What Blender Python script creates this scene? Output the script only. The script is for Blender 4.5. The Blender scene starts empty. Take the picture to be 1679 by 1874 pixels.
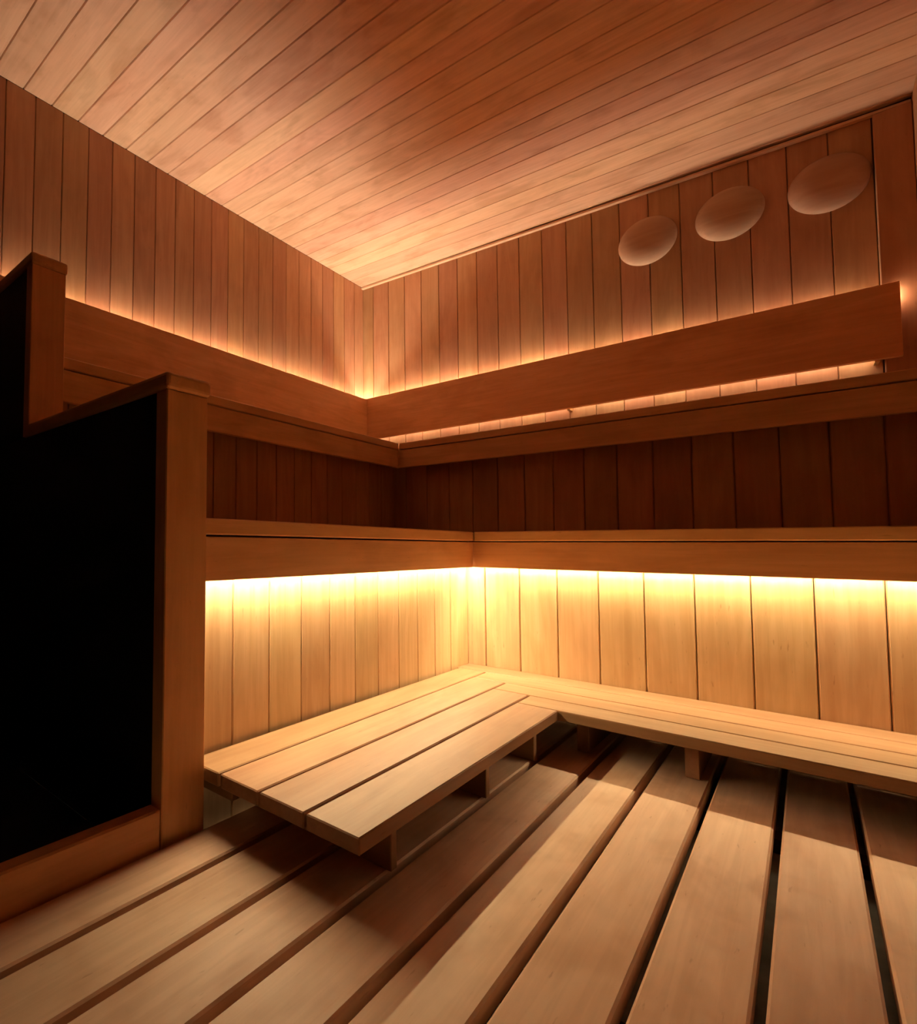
import bpy, bmesh, math, random
from mathutils import Vector, Matrix

# ------------------------------------------------------------------ camera, world, exposure
S = 1.15                       # metres per survey unit (all plan numbers below are survey units)
scene = bpy.context.scene
C = scene.collection
cam_d = bpy.data.cameras.new('camera')
cam = bpy.data.objects.new('camera', cam_d)
C.objects.link(cam)
cam_d.sensor_fit = 'HORIZONTAL'
cam_d.sensor_width = 36.0
cam_d.lens = 992.12 / 1679 * 36.0
cam_d.shift_x = (839.5 - 432.11) / 1679
cam_d.shift_y = (950.27 - 937.0) / 1679
cam_d.clip_start = 0.02
_r = Vector((0.68876123, 0.72495830, 0.00658993))
_u = Vector((0.03072321, -0.03826833, 0.99879508))
_f = Vector((-0.72433697, 0.68772887, 0.04863079))
cam.matrix_world = Matrix(((_r.x, _u.x, -_f.x, 1.77701 * S),
                           (_r.y, _u.y, -_f.y, -2.71974 * S),
                           (_r.z, _u.z, -_f.z, 0.45844 * S),
                           (0, 0, 0, 1)))
scene.camera = cam

world = bpy.data.worlds.new('world')
scene.world = world
world.use_nodes = True
world.node_tree.nodes['Background'].inputs[0].default_value = (0, 0, 0, 1)
world.node_tree.nodes['Background'].inputs[1].default_value = 0.0

scene.view_settings.view_transform = 'Standard'
scene.view_settings.look = 'None'
scene.view_settings.gamma = 1.0
scene.view_settings.use_curve_mapping = False
scene.view_settings.exposure = 0.0

LED_LOWER = 292.0              # emission of the warm strips under the middle bench
LED_UPPER = 84.0               # emission of the strips behind the backrests
COL_LOWER = (1.0, 0.82, 0.46)
LED_SLOT = 22.0                # emission of the weak strip at the foot of the back wall backrest
COL_UPPER = (1.0, 0.87, 0.68)

random.seed(7)

# ------------------------------------------------------------------ materials
def new_mat(name):
    m = bpy.data.materials.new(name)
    m.use_nodes = True
    nt = m.node_tree
    return m, nt, nt.nodes['Principled BSDF']

def node(nt, t, **kw):
    n = nt.nodes.new(t)
    for k, v in kw.items():
        setattr(n, k, v)
    return n

def mixc(nt, blend, fac, a, b):
    n = node(nt, 'ShaderNodeMix', data_type='RGBA', blend_type=blend)
    for sock, v in ((0, fac), (6, a), (7, b)):
        if isinstance(v, (int, float, tuple)):
            n.inputs[sock].default_value = v
        else:
            nt.links.new(v, n.inputs[sock])
    return n.outputs[2]

def wood(name, light, dark, rough=0.5, grain=1.0, blotch=1.0, vary=0.10, stain=False, spec=0.35):
    """Plank wood; grain runs along each plank's own local X."""
    m, nt, b = new_mat(name)
    L = nt.links.new
    tc = node(nt, 'ShaderNodeTexCoord')
    oi = node(nt, 'ShaderNodeObjectInfo')
    mul = node(nt, 'ShaderNodeVectorMath', operation='SCALE')
    mul.inputs[0].default_value = (13.7, 7.3, 3.1)
    L(oi.outputs['Random'], mul.inputs['Scale'])
    add = node(nt, 'ShaderNodeVectorMath', operation='ADD')
    L(tc.outputs['Object'], add.inputs[0]); L(mul.outputs[0], add.inputs[1])

    def noise(scale, detail, dist=0.0, roughn=0.55):
        mp = node(nt, 'ShaderNodeMapping'); mp.inputs['Scale'].default_value = scale
        L(add.outputs[0], mp.inputs['Vector'])
        n = node(nt, 'ShaderNodeTexNoise')
        n.inputs['Scale'].default_value = 1.0
        n.inputs['Detail'].default_value = detail
        n.inputs['Roughness'].default_value = roughn
        n.inputs['Distortion'].default_value = dist
        L(mp.outputs[0], n.inputs['Vector'])
        return n.outputs['Fac']

    def ramp(fac, p0, p1, v0=0.0, v1=1.0):
        r = node(nt, 'ShaderNodeMapRange', interpolation_type='SMOOTHSTEP')
        L(fac, r.inputs[0])
        for i, v in enumerate((p0, p1, v0, v1)):
            r.inputs[i + 1].default_value = v
        return r.outputs[0]

    g1 = noise((3.0, 70.0, 70.0), 4.0, 0.6)          # fine grain streaks
    g2 = noise((1.8, 13.0, 13.0), 3.0, 1.6)          # figure
    bl = noise((5.0, 9.0, 9.0), 3.0, 0.4)            # soft blotches
    sp = noise((26.0, 150.0, 150.0), 2.0)            # flecks
    c0 = mixc(nt, 'MIX', ramp(g2, 0.30, 0.72), tuple(dark) + (1,), tuple(light) + (1,))
    c1 = mixc(nt, 'MULTIPLY', ramp(g1, 0.62, 0.40, 0.0, 0.20 * grain), c0, (0.62, 0.50, 0.42, 1))
    c2 = mixc(nt, 'MULTIPLY', ramp(bl, 0.55, 0.30, 0.0, 0.42 * blotch), c1, (0.66, 0.55, 0.46, 1))
    c3 = mixc(nt, 'MULTIPLY', ramp(sp, 0.68, 0.78, 0.0, 0.45 * grain), c2, (0.55, 0.42, 0.34, 1))
    hs = node(nt, 'ShaderNodeHueSaturation')
    vr = node(nt, 'ShaderNodeMapRange')
    L(oi.outputs['Random'], vr.inputs[0])
    vr.inputs[3].default_value = 1 - vary; vr.inputs[4].default_value = 1 + vary
    L(vr.outputs[0], hs.inputs['Value'])
    hr = node(nt, 'ShaderNodeMath', operation='MULTIPLY_ADD')
    fr = node(nt, 'ShaderNodeMath', operation='FRACT')
    m9 = node(nt, 'ShaderNodeMath', operation='MULTIPLY')
    L(oi.outputs['Random'], m9.inputs[0]); m9.inputs[1].default_value = 17.3
    L(m9.outputs[0], fr.inputs[0]); L(fr.outputs[0], hr.inputs[0])
    hr.inputs[1].default_value = 0.016; hr.inputs[2].default_value = 0.492
    L(hr.outputs[0], hs.inputs['Hue'])
    L(c3, hs.inputs['Color'])
    out = hs.outputs[0]
    if stain:                                         # water marks soaked into the lower ends of the boards
        sx = node(nt, 'ShaderNodeSeparateXYZ'); L(tc.outputs['Object'], sx.inputs[0])
        sn = noise((9.0, 24.0, 24.0), 4.0, 0.8)
        ma = node(nt, 'ShaderNodeMath', operation='MULTIPLY_ADD')
        L(sn, ma.inputs[0]); ma.inputs[1].default_value = -0.14; L(sx.outputs['X'], ma.inputs[2])
        out = mixc(nt, 'MULTIPLY', ramp(ma.outputs[0], 0.035, -0.035, 0.0, 0.75), out, (0.50, 0.44, 0.42, 1))
    L(out, b.inputs['Base Color'])
    b.inputs['Roughness'].default_value = rough
    b.inputs['Specular IOR Level'].default_value = spec
    bp = node(nt, 'ShaderNodeBump')
    bp.inputs['Strength'].default_value = 0.12
    bp.inputs['Distance'].default_value = 0.002
    L(g1, bp.inputs['Height']); L(bp.outputs[0], b.inputs['Normal'])
    return m

M = {}
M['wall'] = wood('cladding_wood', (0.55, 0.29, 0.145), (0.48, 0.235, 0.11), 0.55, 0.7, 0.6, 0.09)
M['ceiling'] = wood('ceiling_wood', (0.84, 0.52, 0.33), (0.77, 0.455, 0.275), 0.5, 0.7, 1.2, 0.07)
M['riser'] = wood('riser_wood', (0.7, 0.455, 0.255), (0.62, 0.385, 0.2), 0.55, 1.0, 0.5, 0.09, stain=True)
M['fascia'] = wood('fascia_wood', (0.88, 0.51, 0.245), (0.79, 0.43, 0.19), 0.42, 0.8, 0.7, 0.04)
M['bench'] = wood('bench_wood', (0.37, 0.208, 0.116), (0.32, 0.167, 0.088), 0.45, 1.0, 0.7, 0.05)
M['slat'] = wood('duckboard_wood', (0.83, 0.56, 0.39), (0.75, 0.485, 0.325), 0.5, 0.9, 1.3, 0.06)
M['post'] = wood('post_wood', (0.88, 0.49, 0.22), (0.8, 0.42, 0.175), 0.5, 0.6, 0.7, 0.03)
M['disc'] = wood('disc_wood', (0.56, 0.34, 0.21), (0.5, 0.29, 0.17), 0.6, 0.5, 0.3, 0.03)

def plain(name, col, rough, metal=0.0, nscale=None, amount=0.3):
    m, nt, b = new_mat(name)
    b.inputs['Roughness'].default_value = rough
    b.inputs['Metallic'].default_value = metal
    tc = node(nt, 'ShaderNodeTexCoord')
    n = node(nt, 'ShaderNodeTexNoise')
    n.inputs['Scale'].default_value = nscale or 20.0
    n.inputs['Detail'].default_value = 5.0
    nt.links.new(tc.outputs['Object'], n.inputs['Vector'])
    lo = tuple(c * (1 - amount) for c in col) + (1,)
    hi = tuple(min(1, c * (1 + amount)) for c in col) + (1,)
    nt.links.new(mixc(nt, 'MIX', n.outputs['Fac'], lo, hi), b.inputs['Base Color'])
    bp = node(nt, 'ShaderNodeBump'); bp.inputs['Strength'].default_value = 0.25
    bp.inputs['Distance'].default_value = 0.004
    nt.links.new(n.outputs['Fac'], bp.inputs['Height']); nt.links.new(bp.outputs[0], b.inputs['Normal'])
    return m

M['concrete'] = plain('concrete', (0.50, 0.48, 0.44), 0.9, 0, 24, 0.45)
M['black'] = plain('unlit_black', (0.006, 0.005, 0.005), 0.7, 0, 30, 0.2)  # darkness put into the colour: partition sides, recess slab, unseen front wall
M['backing'] = plain('dark_batten', (0.10, 0.045, 0.02), 0.9, 0, 30, 0.3)
M['brass'] = plain('brass', (0.75, 0.55, 0.28), 0.35, 0.9, 60, 0.1)
M['channel'] = plain('aluminium', (0.6, 0.58, 0.55), 0.4, 0.8, 60, 0.1)

def emit(name, col, strength):
    m, nt, b = new_mat(name)
    b.inputs['Base Color'].default_value = (0.8, 0.8, 0.75, 1)
    b.inputs['Emission Color'].default_value = tuple(col) + (1,)
    b.inputs['Emission Strength'].default_value = strength
    return m
M['led_lower'] = emit('led_lower', COL_LOWER, LED_LOWER)
M['led_slot'] = emit('led_slot', COL_UPPER, LED_SLOT)
M['led_upper'] = emit('led_upper', COL_UPPER, LED_UPPER)

for q, f in enumerate((1.0, 0.88, 0.80, 0.80)):
    M['led_lower_%d' % q] = emit('led_lower_back', COL_LOWER, LED_LOWER * f)
for q, f in enumerate((1.0, 0.90, 0.72, 0.58)):
    M['led_upper_left_%d' % q] = emit('led_upper_left', COL_UPPER, LED_UPPER * f)
for q, f in enumerate((1.0, 0.72, 0.38, 0.21)):
    M['led_upper_%d' % q] = emit('led_upper_back', COL_UPPER, LED_UPPER * f)

# ------------------------------------------------------------------ mesh helpers
def V(*a):
    return Vector(a)

def finish(name, me, mat, parent=None, mw=None, smooth=False):
    if mat is not None and not me.materials:
        me.materials.append(mat)
    if smooth:
        for p in me.polygons:
            p.use_smooth = True
    o = bpy.data.objects.new(name, me)
    C.objects.link(o)
    if parent is not None:
        o.parent = parent
        if mw is not None:
            o.matrix_local = parent.matrix_basis.inverted() @ mw
    elif mw is not None:
        o.matrix_world = mw
    return o

def frame(o, xd, yd):
    """matrix at o (survey units) with local X = xd, Y = yd"""
    x = Vector(xd).normalized(); y = Vector(yd).normalized(); z = x.cross(y)
    o = Vector(o) * S
    return Matrix(((x.x, y.x, z.x, o.x), (x.y, y.y, z.y, o.y), (x.z, y.z, z.z, o.z), (0, 0, 0, 1)))

_cache = {}
def board_mesh(L, w, t, ch, mat):
    """cladding board: X 0..L, Y 0..w, Z -t..0, front long edges chamfered by ch (metres)"""
    key = ('b', round(L, 4), round(w, 4), t, ch, mat.name)
    if key in _cache:
        return _cache[key]
    prof = [(0, -t), (w, -t), (w, -ch * 1.4), (w - ch, 0), (ch, 0), (0, -ch * 1.4)]
    vs = [(0, y, z) for y, z in prof] + [(L, y, z) for y, z in prof]
    n = len(prof)
    fs = [tuple(reversed(range(n))), tuple(range(n, 2 * n))]
    fs += [(i, (i + 1) % n, n + (i + 1) % n, n + i) for i in range(n)]
    me = bpy.data.meshes.new('board')
    me.from_pydata(vs, [], fs)
    me.validate(); me.update()
    bm = bmesh.new(); bm.from_mesh(me); bmesh.ops.recalc_face_normals(bm, faces=bm.faces); bm.to_mesh(me); bm.free()
    me.materials.append(mat)
    _cache[key] = me
    return me

def plank_mesh(L, w, t, bev, mat, seg=1):
    """box X 0..L, Y 0..w, Z -t..0 with all edges eased by bev (metres)"""
    key = ('p', round(L, 4), round(w, 4), round(t, 4), bev, seg, mat.name)
    if key in _cache:
        return _cache[key]
    bm = bmesh.new()
    bmesh.ops.create_cube(bm, size=1.0)
    for v in bm.verts:
        v.co = Vector(((v.co.x + .5) * L, (v.co.y + .5) * w, (v.co.z - .5) * t))
    if bev > 0:
        bmesh.ops.bevel(bm, geom=list(bm.edges), offset=bev, segments=seg, profile=0.5, affect='EDGES')
    me = bpy.data.meshes.new('plank')
    bm.to_mesh(me); bm.free()
    me.materials.append(mat)
    _cache[key] = me
    return me

def board(name, parent, o, xd, yd, L, w, mat, t=0.018, ch=0.0028):
    """L, w in survey units"""
    return finish(name, board_mesh(L * S, w * S, t, ch, mat), None, parent, frame(o, xd, yd))

def plank(name, parent, o, xd, yd, L, w, t, mat, bev=0.002, seg=1, smooth=False):
    """L, w, t in survey units"""
    return finish(name, plank_mesh(L * S, w * S, t * S, bev, mat, seg), None, parent, frame(o, xd, yd), smooth)

def box(name, parent, a, b, mat, bev=0.0, seg=1):
    """axis-aligned box between corners a, b (survey units), grain along its longest side"""
    d = [b[i] - a[i] for i in range(3)]
    i = max(range(3), key=lambda k: d[k])
    if i == 0:
        return plank(name, parent, (a[0], a[1], b[2]), (1, 0, 0), (0, 1, 0), d[0], d[1], d[2], mat, bev, seg)
    if i == 1:
        return plank(name, parent, (b[0], a[1], b[2]), (0, 1, 0), (-1, 0, 0), d[1], d[0], d[2], mat, bev, seg)
    return plank(name, parent, (b[0], b[1], a[2]), (0, 0, 1), (0, -1, 0), d[2], d[1], d[0], mat, bev, seg)

def tag(o, label, cat, group=None, kind=None):
    o['label'] = label
    o['category'] = cat
    if group: o['group'] = group
    if kind: o['kind'] = kind
    return o

def empty(name, loc, label, cat, group=None, kind=None):
    o = bpy.data.objects.new(name, None)
    C.objects.link(o)
    o.location = Vector(loc) * S
    o.empty_display_size = 0.1
    bpy.context.view_layer.update()
    return tag(o, label, cat, group, kind)

X, Y, Z = (1, 0, 0), (0, 1, 0), (0, 0, 1)
NX, NY = (-1, 0, 0), (0, -1, 0)

# ------------------------------------------------------------------ the survey
H, SLOPE = 1.995, -0.0419          # ceiling height at the left wall and its fall towards the right wall
XR = 2.051                         # return wall that ends the upper tier
XW = 3.10                          # right wall of the room; the lower tiers run on to it
YF = -2.98                         # where the room is cut off behind the camera
PW = 0.1                           # cladding pitch
BT = 0.018 / S                     # cladding thickness, survey units
ZF = -0.05                         # concrete below the duckboard
DLX, DLY = 1.0299, 0.9941          # lower riser faces
FMX, FMY = 1.068, 1.035            # middle bench fascia faces
ZM1, ZM0 = 0.506, 0.397            # middle bench top / underside of its fascia
DUX, DUY = 0.47, 0.47              # upper riser faces
FUX, FUY = 0.525, 0.525            # upper bench fascia faces
ZU1, ZU0 = 0.923, 0.812
FB = 0.068                         # backrest face
ZB1, ZB0 = 1.298, 1.066
ZL, ZLB = 0.0943, 0.0715           # low bench top / underside
BP = 0.0877                        # low bench plank pitch
YP0, YP1 = -2.130, -2.215          # end partitions between these
XPM, XPU = 1.085, 0.545            # faces of lower / upper end post

def ceil_z(x):
    return H + SLOPE * x

# ------------------------------------------------------------------ the setting
fl = box('floor', None, (-0.03, YF, ZF - 0.08), (XW + 0.03, 0.03, ZF), M['concrete'])
tag(fl, 'rough grey concrete floor below the wooden duckboard', 'floor', kind='structure')

wl = box('wall_left', None, (-0.06, YF, ZF), (-BT, 0.0, H + 0.02), M['backing'])
tag(wl, 'left wall clad in vertical reddish wood boards above the upper bench', 'wall', kind='structure')
edges = [0.0] + [0.0926 + k * PW for k in range(33)]
for a, b in zip(edges, edges[1:]):
    if b < -YF:
        board('wall_board', wl, (0, -a - 0.0006, 0.84), Z, NY, H - 0.84 - 0.002, b - a - 0.0012, M['wall'])

wb = box('wall_back', None, (-0.06, 0.0 + BT, ZF), (XW + 0.05, 0.06, H + 0.02), M['backing'])
tag(wb, 'back wall clad in vertical wood boards, carrying three round discs', 'wall', kind='structure')
edges = [0.0] + [0.0682 + k * PW for k in range(20)]
for a, b in zip(edges, edges[1:]):
    lo = -0.012 if a == 0 else a + 0.0006
    board('wall_board', wb, (b - 0.0006, 0, 0.84), Z, NX, ceil_z(b) - 0.84 - 0.002, b - 0.0006 - lo, M['wall'])

k = XR + 0.05
while k < XW - 0.1:
    board('wall_board', wb, (k + PW - 0.0006, 0, ZM1 + 0.004), Z, NX, ceil_z(k + PW) - ZM1 - 0.006, PW - 0.0012, M['wall'])
    k += PW

wr = box('wall_right', None, (XW + BT, YF, ZF), (XW + 0.06, 0.0, H + 0.02), M['backing'])
tag(wr, 'far right wall of vertical wood boards outside the view', 'wall', kind='structure')
k = 0.0
while k < -YF - 0.11:
    board('wall_board', wr, (XW, -k - PW + 0.0006, ZF), Z, Y, ceil_z(XW) - ZF - 0.004, PW - 0.0012, M['wall'])
    k += PW
we = box('wall_return', None, (XR + BT, -0.56, ZM1 + 0.002), (XR + 0.048, -0.0005, ceil_z(XR + 0.05) - 0.002), M['backing'])
tag(we, 'short return wall of vertical boards closing the right end of the upper bench', 'wall', kind='structure')
k = 0.0
while k < 0.55:
    w = min(PW, 0.56 - k)
    board('wall_board', we, (XR, -k - w + 0.0006, ZM1 + 0.002), Z, Y, ceil_z(XR) - ZM1 - 0.006, w - 0.0012, M['wall'])
    k += PW

wf = box('wall_front_absorber', None, (-0.06, YF - 0.06, ZF), (XW + 0.06, YF - 0.002, H + 0.02), M['black'], 0.001)  # unseen wall, added in black to cut bounce from the camera side
tag(wf, 'unseen black front wall added behind the camera to absorb bounced light', 'wall', kind='structure')

# ceiling: boards run along X and fall with the slope
cd = Vector((1, 0, SLOPE)).normalized()
cl = XW / cd.x
bm = bmesh.new()
vs = []
for z_off in (0.018, 0.07):
    for x, y in ((-0.06, YF), (XW + 0.06, YF), (XW + 0.06, 0.06), (-0.06, 0.06)):
        vs.append(bm.verts.new(Vector((x, y, ceil_z(x) + z_off)) * S))
for f in ((0, 1, 2, 3), (7, 6, 5, 4), (0, 4, 5, 1), (1, 5, 6, 2), (2, 6, 7, 3), (3, 7, 4, 0)):
    bm.faces.new([vs[i] for i in f])
bmesh.ops.recalc_face_normals(bm, faces=bm.faces)
me = bpy.data.meshes.new('ceiling'); bm.to_mesh(me); bm.free()
ce = finish('ceiling', me, M['backing'])
tag(ce, 'sloping ceiling of long narrow wood boards running parallel to the back wall', 'ceiling', kind='structure')
edges = [0.0, 0.0289] + [0.1289 + k * 0.1004 for k in range(32)]
for a, b in zip(edges, edges[1:]):
    if b < -YF:
        board('ceiling_board', ce, (0, -a - 0.0006, H), cd, NY, cl, b - a - 0.0012, M['ceiling'])

# thin strip along the top of the back wall
td = Vector((XR, 0, (1.8975 - 1.9935))).normalized()
tr = plank('trim_1', None, (0.0005, -0.0205, 1.9932), td, Y, XR / td.x - 0.002, 0.020, 0.010, M['ceiling'], 0.0015)
tag(tr, 'thin pale wood strip below the ceiling along the back wall', 'trim', kind='structure')
# broad corner board at the right end of the back wall
cb = box('trim_2', None, (1.9685, -0.028, 0.93), (XR - 0.001, -0.0005, 1.886), M['wall'], 0.002)
tag(cb, 'broad dark corner board at the right end of the back wall', 'trim', kind='structure')

# low kerb in front of the dark recess on the left
kb = box('trim_3', None, (1.058, YF, ZF), (XPM - 0.001, YP1 - 0.001, 0.055), M['post'], 0.003)
tag(kb, 'low wooden kerb on the floor running from the tall post towards the camera', 'kerb', kind='structure')

hb = box('recess_shade_slab', None, (0.002, YF + 0.002, ZF + 0.0005), (1.056, YP1 - 0.006, ZF + 0.012), M['black'], 0.001)  # slab added with the darkness of the recess as its colour
tag(hb, 'added floor slab coloured black as shade in the dark recess behind the low kerb', 'floor', kind='structure')

# ------------------------------------------------------------------ duckboard
db = empty('duckboard', (1.55, -2.0, ZF), 'raised walkway of wide brown wooden slats with dark gaps covering the floor', 'duckboard')
lefts = [1.0885, 1.175, 1.272, 1.3645, 1.457, 1.549, 1.6415, 1.735, 1.827, 1.920, 2.0125]
rights = [1.164, 1.2615, 1.3535, 1.445, 1.538, 1.631, 1.7245, 1.8175, 1.910, 2.002, 2.094]
while rights[-1] < XW - 0.1:
    lefts.append(lefts[-1] + 0.0925)
    rights.append(lefts[-1] + 0.0815)
for a, b in zip(lefts, rights):
    plank('slat', db, (b, YF + 0.02, 0.0), Y, NX, -YF - 0.02 - DLY - 0.004, b - a, 0.026, M['slat'], 0.003, 1)
for y in (-2.94, -2.45, -2.07, -1.42):
    box('batten', db, (1.089, y, ZF), (XW - 0.01, y + 0.04, -0.0262), M['backing'], 0.001)

# ------------------------------------------------------------------ low bench (L-shaped, interleaved planks)
YE = -2.1275
lb = empty('corner_bench', (DLX + 0.2, -DLY - 0.2, ZF), 'low L-shaped foot bench of pale wood planks resting on short legs', 'bench')
g = 0.0022
TH = ZL - ZLB
XB = XW - 0.003
for k in range(4):
    x0, x1 = DLX + k * BP + (0.011 if k == 0 else g), DLX + (k + 1) * BP - (g if k < 3 else 0)
    y1 = -(DLY + (k + 1) * BP) - g
    plank('plank', lb, (x0, y1, ZL), NY, X, y1 - YE, x1 - x0, TH, M['bench'], 0.0022)
    # right-hand run: first plank reaches the left riser, each next one starts at the side of a left plank
    xs = DLX + k * BP + (0.002 if k == 0 else g)
    ya = -(DLY + (k + 1) * BP) + (g if k < 3 else 0)
    yb = -(DLY + k * BP) - (0.002 if k == 0 else g)
    plank('plank', lb, (xs, ya, ZL), X, Y, XB - xs, yb - ya, TH, M['bench'], 0.0022)
for y in (-2.018, -1.690, -1.437):                       # legs of the left run: upright cross boards
    box('leg', lb, (DLX + 0.06, y, 0.0005), (1.360, y + 0.016, ZLB - 0.0005), M['bench'], 0.0015)
for x in (1.405, 1.594, 1.95, 2.35, 2.75):
    box('leg', lb, (x, -1.297, 0.0005), (x + 0.023, -1.03, ZLB - 0.0005), M['bench'], 0.0015)
box('bearer', lb, (DLX + 0.003, -2.105, 0.045), (1.125, -2.085, ZLB - 0.0005), M['bench'], 0.0015)

# ------------------------------------------------------------------ middle and upper bench tiers
def tier(label, dx, dy, fx, fy, z1, z0, zfoot, xw, yw, o_left, o_right, yend, mat_riser, inner):
    root = empty('corner_bench', (dx, -dy, zfoot), label, 'bench')
    strip = 0.0285
    ft = 0.016
    # risers: dark backing with separate boards
    rl = box('riser', root, (dx - 0.035, yend, zfoot), (dx - BT, -dy + BT, z1 - strip - 0.001), M['backing'])
    rr = box('riser', root, (dx - 0.035, -dy + BT, zfoot), (xw, -dy + 0.035, z1 - strip - 0.001), M['backing'])
    hgt = z1 - strip - zfoot - 0.002
    ed = [0.0]
    while ed[-1] < -yend - dy - 0.002:
        ed.append(min((o_left if len(ed) == 1 else ed[-1] + PW), -yend - dy))
    for a, b in zip(ed, ed[1:]):
        if b - a > 0.004:
            sub('riser_board', rl, (dx, -dy - a - 0.0006, zfoot), Z, NY, hgt, b - a - 0.0012, mat_riser)
    ed = [0.0]
    while ed[-1] < xw - dx - 0.002:
        ed.append(min((o_right if len(ed) == 1 else ed[-1] + PW), xw - dx))
    for a, b in zip(ed, ed[1:]):
        if b - a > 0.004:
            lo = -0.012 if a == 0 else a + 0.0006
            sub('riser_board', rr, (dx + b - 0.0006, -dy, zfoot), Z, NX, hgt, b - 0.0006 - lo, mat_riser)
    # fascias
    zf = z1 - strip - 0.0035
    plank('fascia', root, (fx - 0.002, -fy - 0.0005, z0), NY, Z, -fy - 0.0005 - yend, zf - z0, ft, M['fascia'], 0.0015).matrix_world = \
        frame((fx - 0.002, yend, z0), Y, Z)
    plank('fascia', root, (fx - 0.002, -fy + 0.002, z0), X, Z, xw - fx + 0.002, zf - z0, ft, M['fascia'], 0.0015).matrix_world = \
        frame((fx - 0.018, -fy + 0.002, z0), X, Z)
    box('light_stop_filler', root, (fx - 0.030, yend, z1 - strip - 0.020), (fx - 0.0185, -fy + 0.001, z1 - strip - 0.0003), M['backing'])  # unseen batten added behind the groove to stop strip light leaking
    box('light_stop_filler', root, (fx - 0.030, -fy + 0.0185, z1 - strip - 0.020), (xw, -fy + 0.030, z1 - strip - 0.0003), M['backing'])
    # seat planks: the front ones show as the strip over the fascia
    n = 5
    w = (fx - inner) / n
    for k in range(n):
        x1 = fx - k * w
        ys = -fy if k == 0 else -fy + k * (fy - inner) / n
        plank('seat_plank', root, (x1 - w + 0.004, -fy + 0.0 if k == 0 else ys, z1), NY, X, ys - yend, w - 0.005, strip, M['fascia'], 0.0025)
        wy = (fy - inner) / n
        y1 = -fy + k * wy
        xs = fx - k * w + 0.002
        plank('seat_plank', root, (xs, y1, z1), X, Y, xw - xs, wy - 0.005, strip, M['fascia'], 0.0025)
    return root

def sub(name, parent, o, xd, yd, L, w, mat):
    ob = finish(name, board_mesh(L * S, w * S, 0.018, 0.0028, mat), None)
    ob.parent = parent
    bpy.context.view_layer.update()
    ob.matrix_parent_inverse = parent.matrix_world.inverted()
    ob.matrix_basis = frame(o, xd, yd)
    return ob

mid = tier('middle L-shaped bench with glowing light under its front board', DLX, DLY, FMX, FMY, ZM1, ZM0, ZF + 0.001,
           XB, YP0, 0.1216, 0.0544, YP0 + 0.001, M['riser'], DUX + 0.004)
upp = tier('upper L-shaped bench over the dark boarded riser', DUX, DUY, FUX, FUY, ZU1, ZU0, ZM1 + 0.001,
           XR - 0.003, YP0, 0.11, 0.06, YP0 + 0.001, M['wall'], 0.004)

# ------------------------------------------------------------------ backrests
br = empty('backrest', (FB, -1.1, ZB0), 'wide plank backrest along the left wall with light glowing above it', 'backrest', 'wall backrests')
plank('backrest_board', br, (FB, YP0 - 0.02, ZB0), Y, Z, -FB - 0.0005 - YP0 + 0.02, ZB1 - ZB0, 0.022, M['fascia'], 0.0015)
for y in (-1.75, -1.0, -0.3):
    box('bracket', br, (0.0005, y, ZB0 + 0.02), (FB - 0.0225, y + 0.012, ZB0 + 0.05), M['brass'], 0.001)
br2 = empty('backrest', (1.0, -FB, ZB0), 'wide plank backrest along the back wall with a lit slot beneath it', 'backrest', 'wall backrests')
o = plank('backrest_board', br2, (FB, -FB, ZB0), X, Z, 2.003 - FB + 0.022, ZB1 + 0.005 - ZB0, 0.022, M['fascia'], 0.0015)
o.matrix_world = frame((FB - 0.022, -FB, ZB0), X, Z)
for x in (1.068, 1.945):
    box('bracket', br2, (x, -FB + 0.0225, ZB0 - 0.004), (x + 0.012, -0.0005, ZB0 + 0.03), M['brass'], 0.001)

# ------------------------------------------------------------------ LED strips
def ribbon_mesh(L, w, t, mat):
    return plank_mesh(L * S, w * S, t * S, 0.0, mat)

def led_parts(root, a, b, face, mat, w=0.0085, t=0.0022):
    """a glowing diffuser ribbon from a to b looking along `face`, with a metal channel on its back"""
    a, b = Vector(a), Vector(b)
    d = b - a
    n = Vector(face).normalized()
    yd = n.cross(d).normalized()
    finish('diffuser', ribbon_mesh(d.length, w, t, mat), None, root, frame(a - yd * w / 2, d, yd))
    finish('channel', plank_mesh(d.length * S, (w + 0.002) * S, 0.003 * S, 0.0, M['channel']), None, root,
           frame(a - n * (t + 0.0002) - yd * (w / 2 + 0.001), d, yd))

def led(label, a, b, face, mat, w=0.0085):
    root = empty('light_strip', (Vector(a) + Vector(b)) / 2, label, 'light strip', 'warm light strips')
    led_parts(root, a, b, face, mat, w)
    return root

zl_ = ZM0 + 0.006
led('hidden warm light strip under the middle bench front, left run', (1.0450, YP0 + 0.012, zl_), (1.0450, -FMY + 0.024, zl_), (0.78, 0, -0.62), M['led_lower'])
root = empty('light_strip', (1.5, -1.0120, zl_), 'hidden warm light strip under the middle bench front, back run', 'light strip', 'warm light strips')
seg = [FMX - 0.024, 1.42, 1.72, 2.05, XB - 0.01]
for q in range(4):
    led_parts(root, (seg[q], -1.0120, zl_), (seg[q + 1] - 0.0005, -1.0120, zl_), (0, -0.87, -0.5), M['led_lower_%d' % q])
zu_ = ZB1 - 0.031
root = empty('light_strip', (0.0135, -1.08, zu_), 'hidden warm light strip behind the left backrest', 'light strip', 'warm light strips')
seg = [-0.026, -0.85, -1.30, -1.72, YP0 - 0.01]
for q in range(4):
    led_parts(root, (0.0135, seg[q + 1] + 0.0005, zu_), (0.0135, seg[q], zu_), (0, 0, 1), M['led_upper_left_%d' % q], 0.020)
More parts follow.
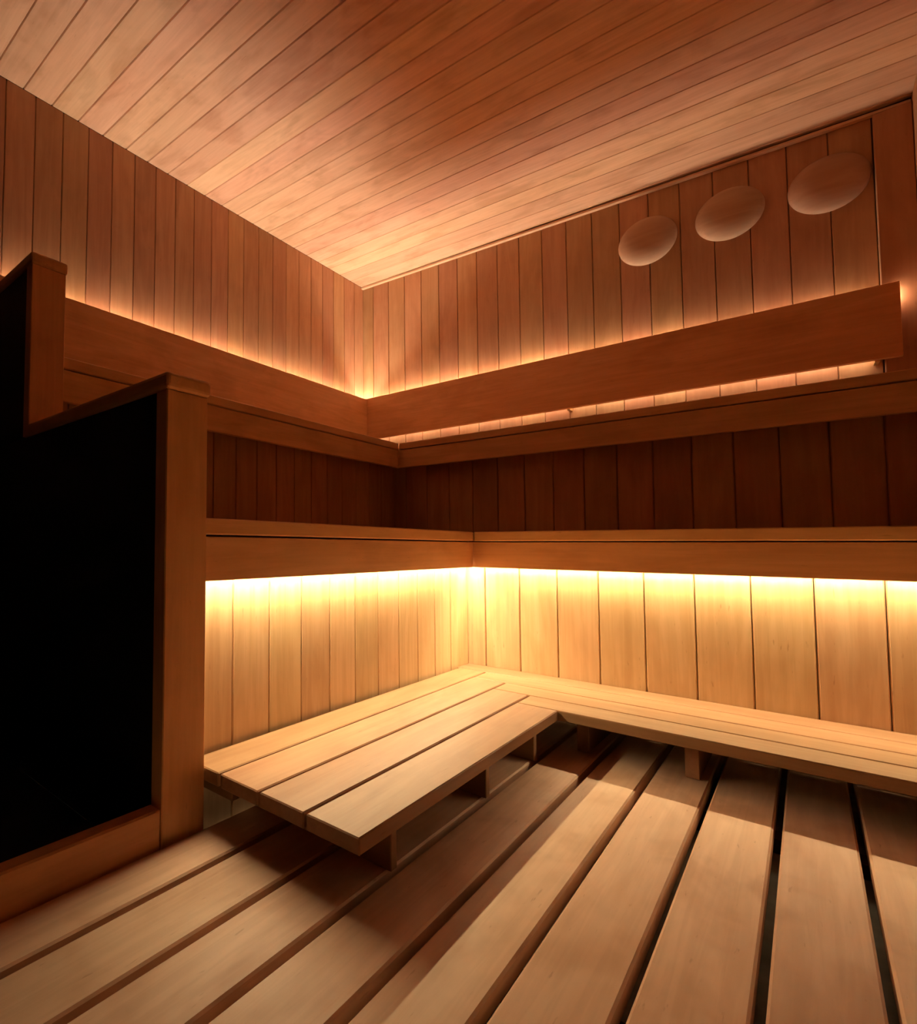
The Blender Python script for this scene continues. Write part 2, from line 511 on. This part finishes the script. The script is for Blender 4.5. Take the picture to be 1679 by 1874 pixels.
# added fall-off: emission drops towards the far ends of both runs, four lengths each
root = empty('light_strip', (1.0, -0.012, zu_), 'hidden warm light strip behind the back wall backrest', 'light strip', 'warm light strips')
seg = [0.008, 0.62, 1.08, 1.50, 1.945]
for q in range(4):
    led_parts(root, (seg[q], -0.0135, zu_), (seg[q + 1] - 0.0005, -0.0135, zu_), (0, 0, 1), M['led_upper_%d' % q], 0.020)
led_parts(root, (1.988, -0.037, 1.250), (1.988, -0.037, 1.290), (1, 0, 0), M['led_upper_0'], 0.006)
led('weak warm light strip at the foot of the back wall backrest, lighting the slot', (0.05, -0.026, 1.104), (1.95, -0.026, 1.104), (0, 0.3, -1), M['led_slot'])

# ------------------------------------------------------------------ end partitions on the left
def partition(label, xf, xb, xcap, z0, ztop):
    root = empty('end_partition', (xf, (YP0 + YP1) / 2, z0), label, 'partition', 'stepped end partitions')
    capt = 0.027
    box('post', root, (xf - 0.030, YP1, z0), (xf, YP0, ztop - capt - 0.0005), M['post'], 0.002)
    box('infill_panel', root, (xb, YP1 + 0.004, z0), (xf - 0.031, YP0 - 0.004, ztop - capt - 0.0005), M['black'], 0.001)  # black colour stands in for shade on the partition side
    plank('cap', root, (xcap, YP1 - 0.004, ztop), X, Y, xf + 0.005 - xcap, YP0 - YP1 + 0.008, capt, M['post'], 0.008, 3)
    return root
partition('tall end partition with a reddish wood post, side coloured black as shade and rounded cap at the low bench', XPM, 0.002, XPU + 0.002, ZF + 0.001, 0.735)
partition('higher end partition with side coloured black as shade and rounded cap beside the upper bench', XPU, 0.002, 0.002, 0.709, 1.146)

# ------------------------------------------------------------------ three domed discs on the back wall
def disc(x, z, label):
    R, D = 0.098 * S, 0.036 * S
    prof = [(0.0, D)]
    for i in range(1, 13):
        u = math.sin(i / 12 * math.pi / 2)
        prof.append((R * u, D * (0.12 + 0.88 * (1 - u ** 3.2) ** 0.55)))
    prof.append((R * 0.985, 0.0))
    n = 48
    bm = bmesh.new()
    top = bm.verts.new((0, 0, prof[0][1]))
    rings = []
    for r, h in prof[1:]:
        rings.append([bm.verts.new((r * math.cos(2 * math.pi * i / n), r * math.sin(2 * math.pi * i / n), h)) for i in range(n)])
    for i in range(n):
        j = (i + 1) % n
        bm.faces.new((top, rings[0][i], rings[0][j]))
        for a, b in zip(rings, rings[1:]):
            bm.faces.new((a[i], b[i], b[j], a[j]))
    bm.faces.new(list(reversed(rings[-1])))
    bmesh.ops.recalc_face_normals(bm, faces=bm.faces)
    me = bpy.data.meshes.new('disc'); bm.to_mesh(me); bm.free()
    o = finish('wall_disc', me, M['disc'], None, frame((x, -0.0005, z), X, Z), True)
    tag(o, label, 'disc', 'round discs on the back wall')
disc(1.362, 1.720, 'round domed disc on the back wall, leftmost of three and nearest the room corner')
disc(1.612, 1.722, 'round domed disc on the back wall, middle one of the three')
disc(1.865, 1.714, 'round domed disc on the back wall, rightmost of three beside the corner board')
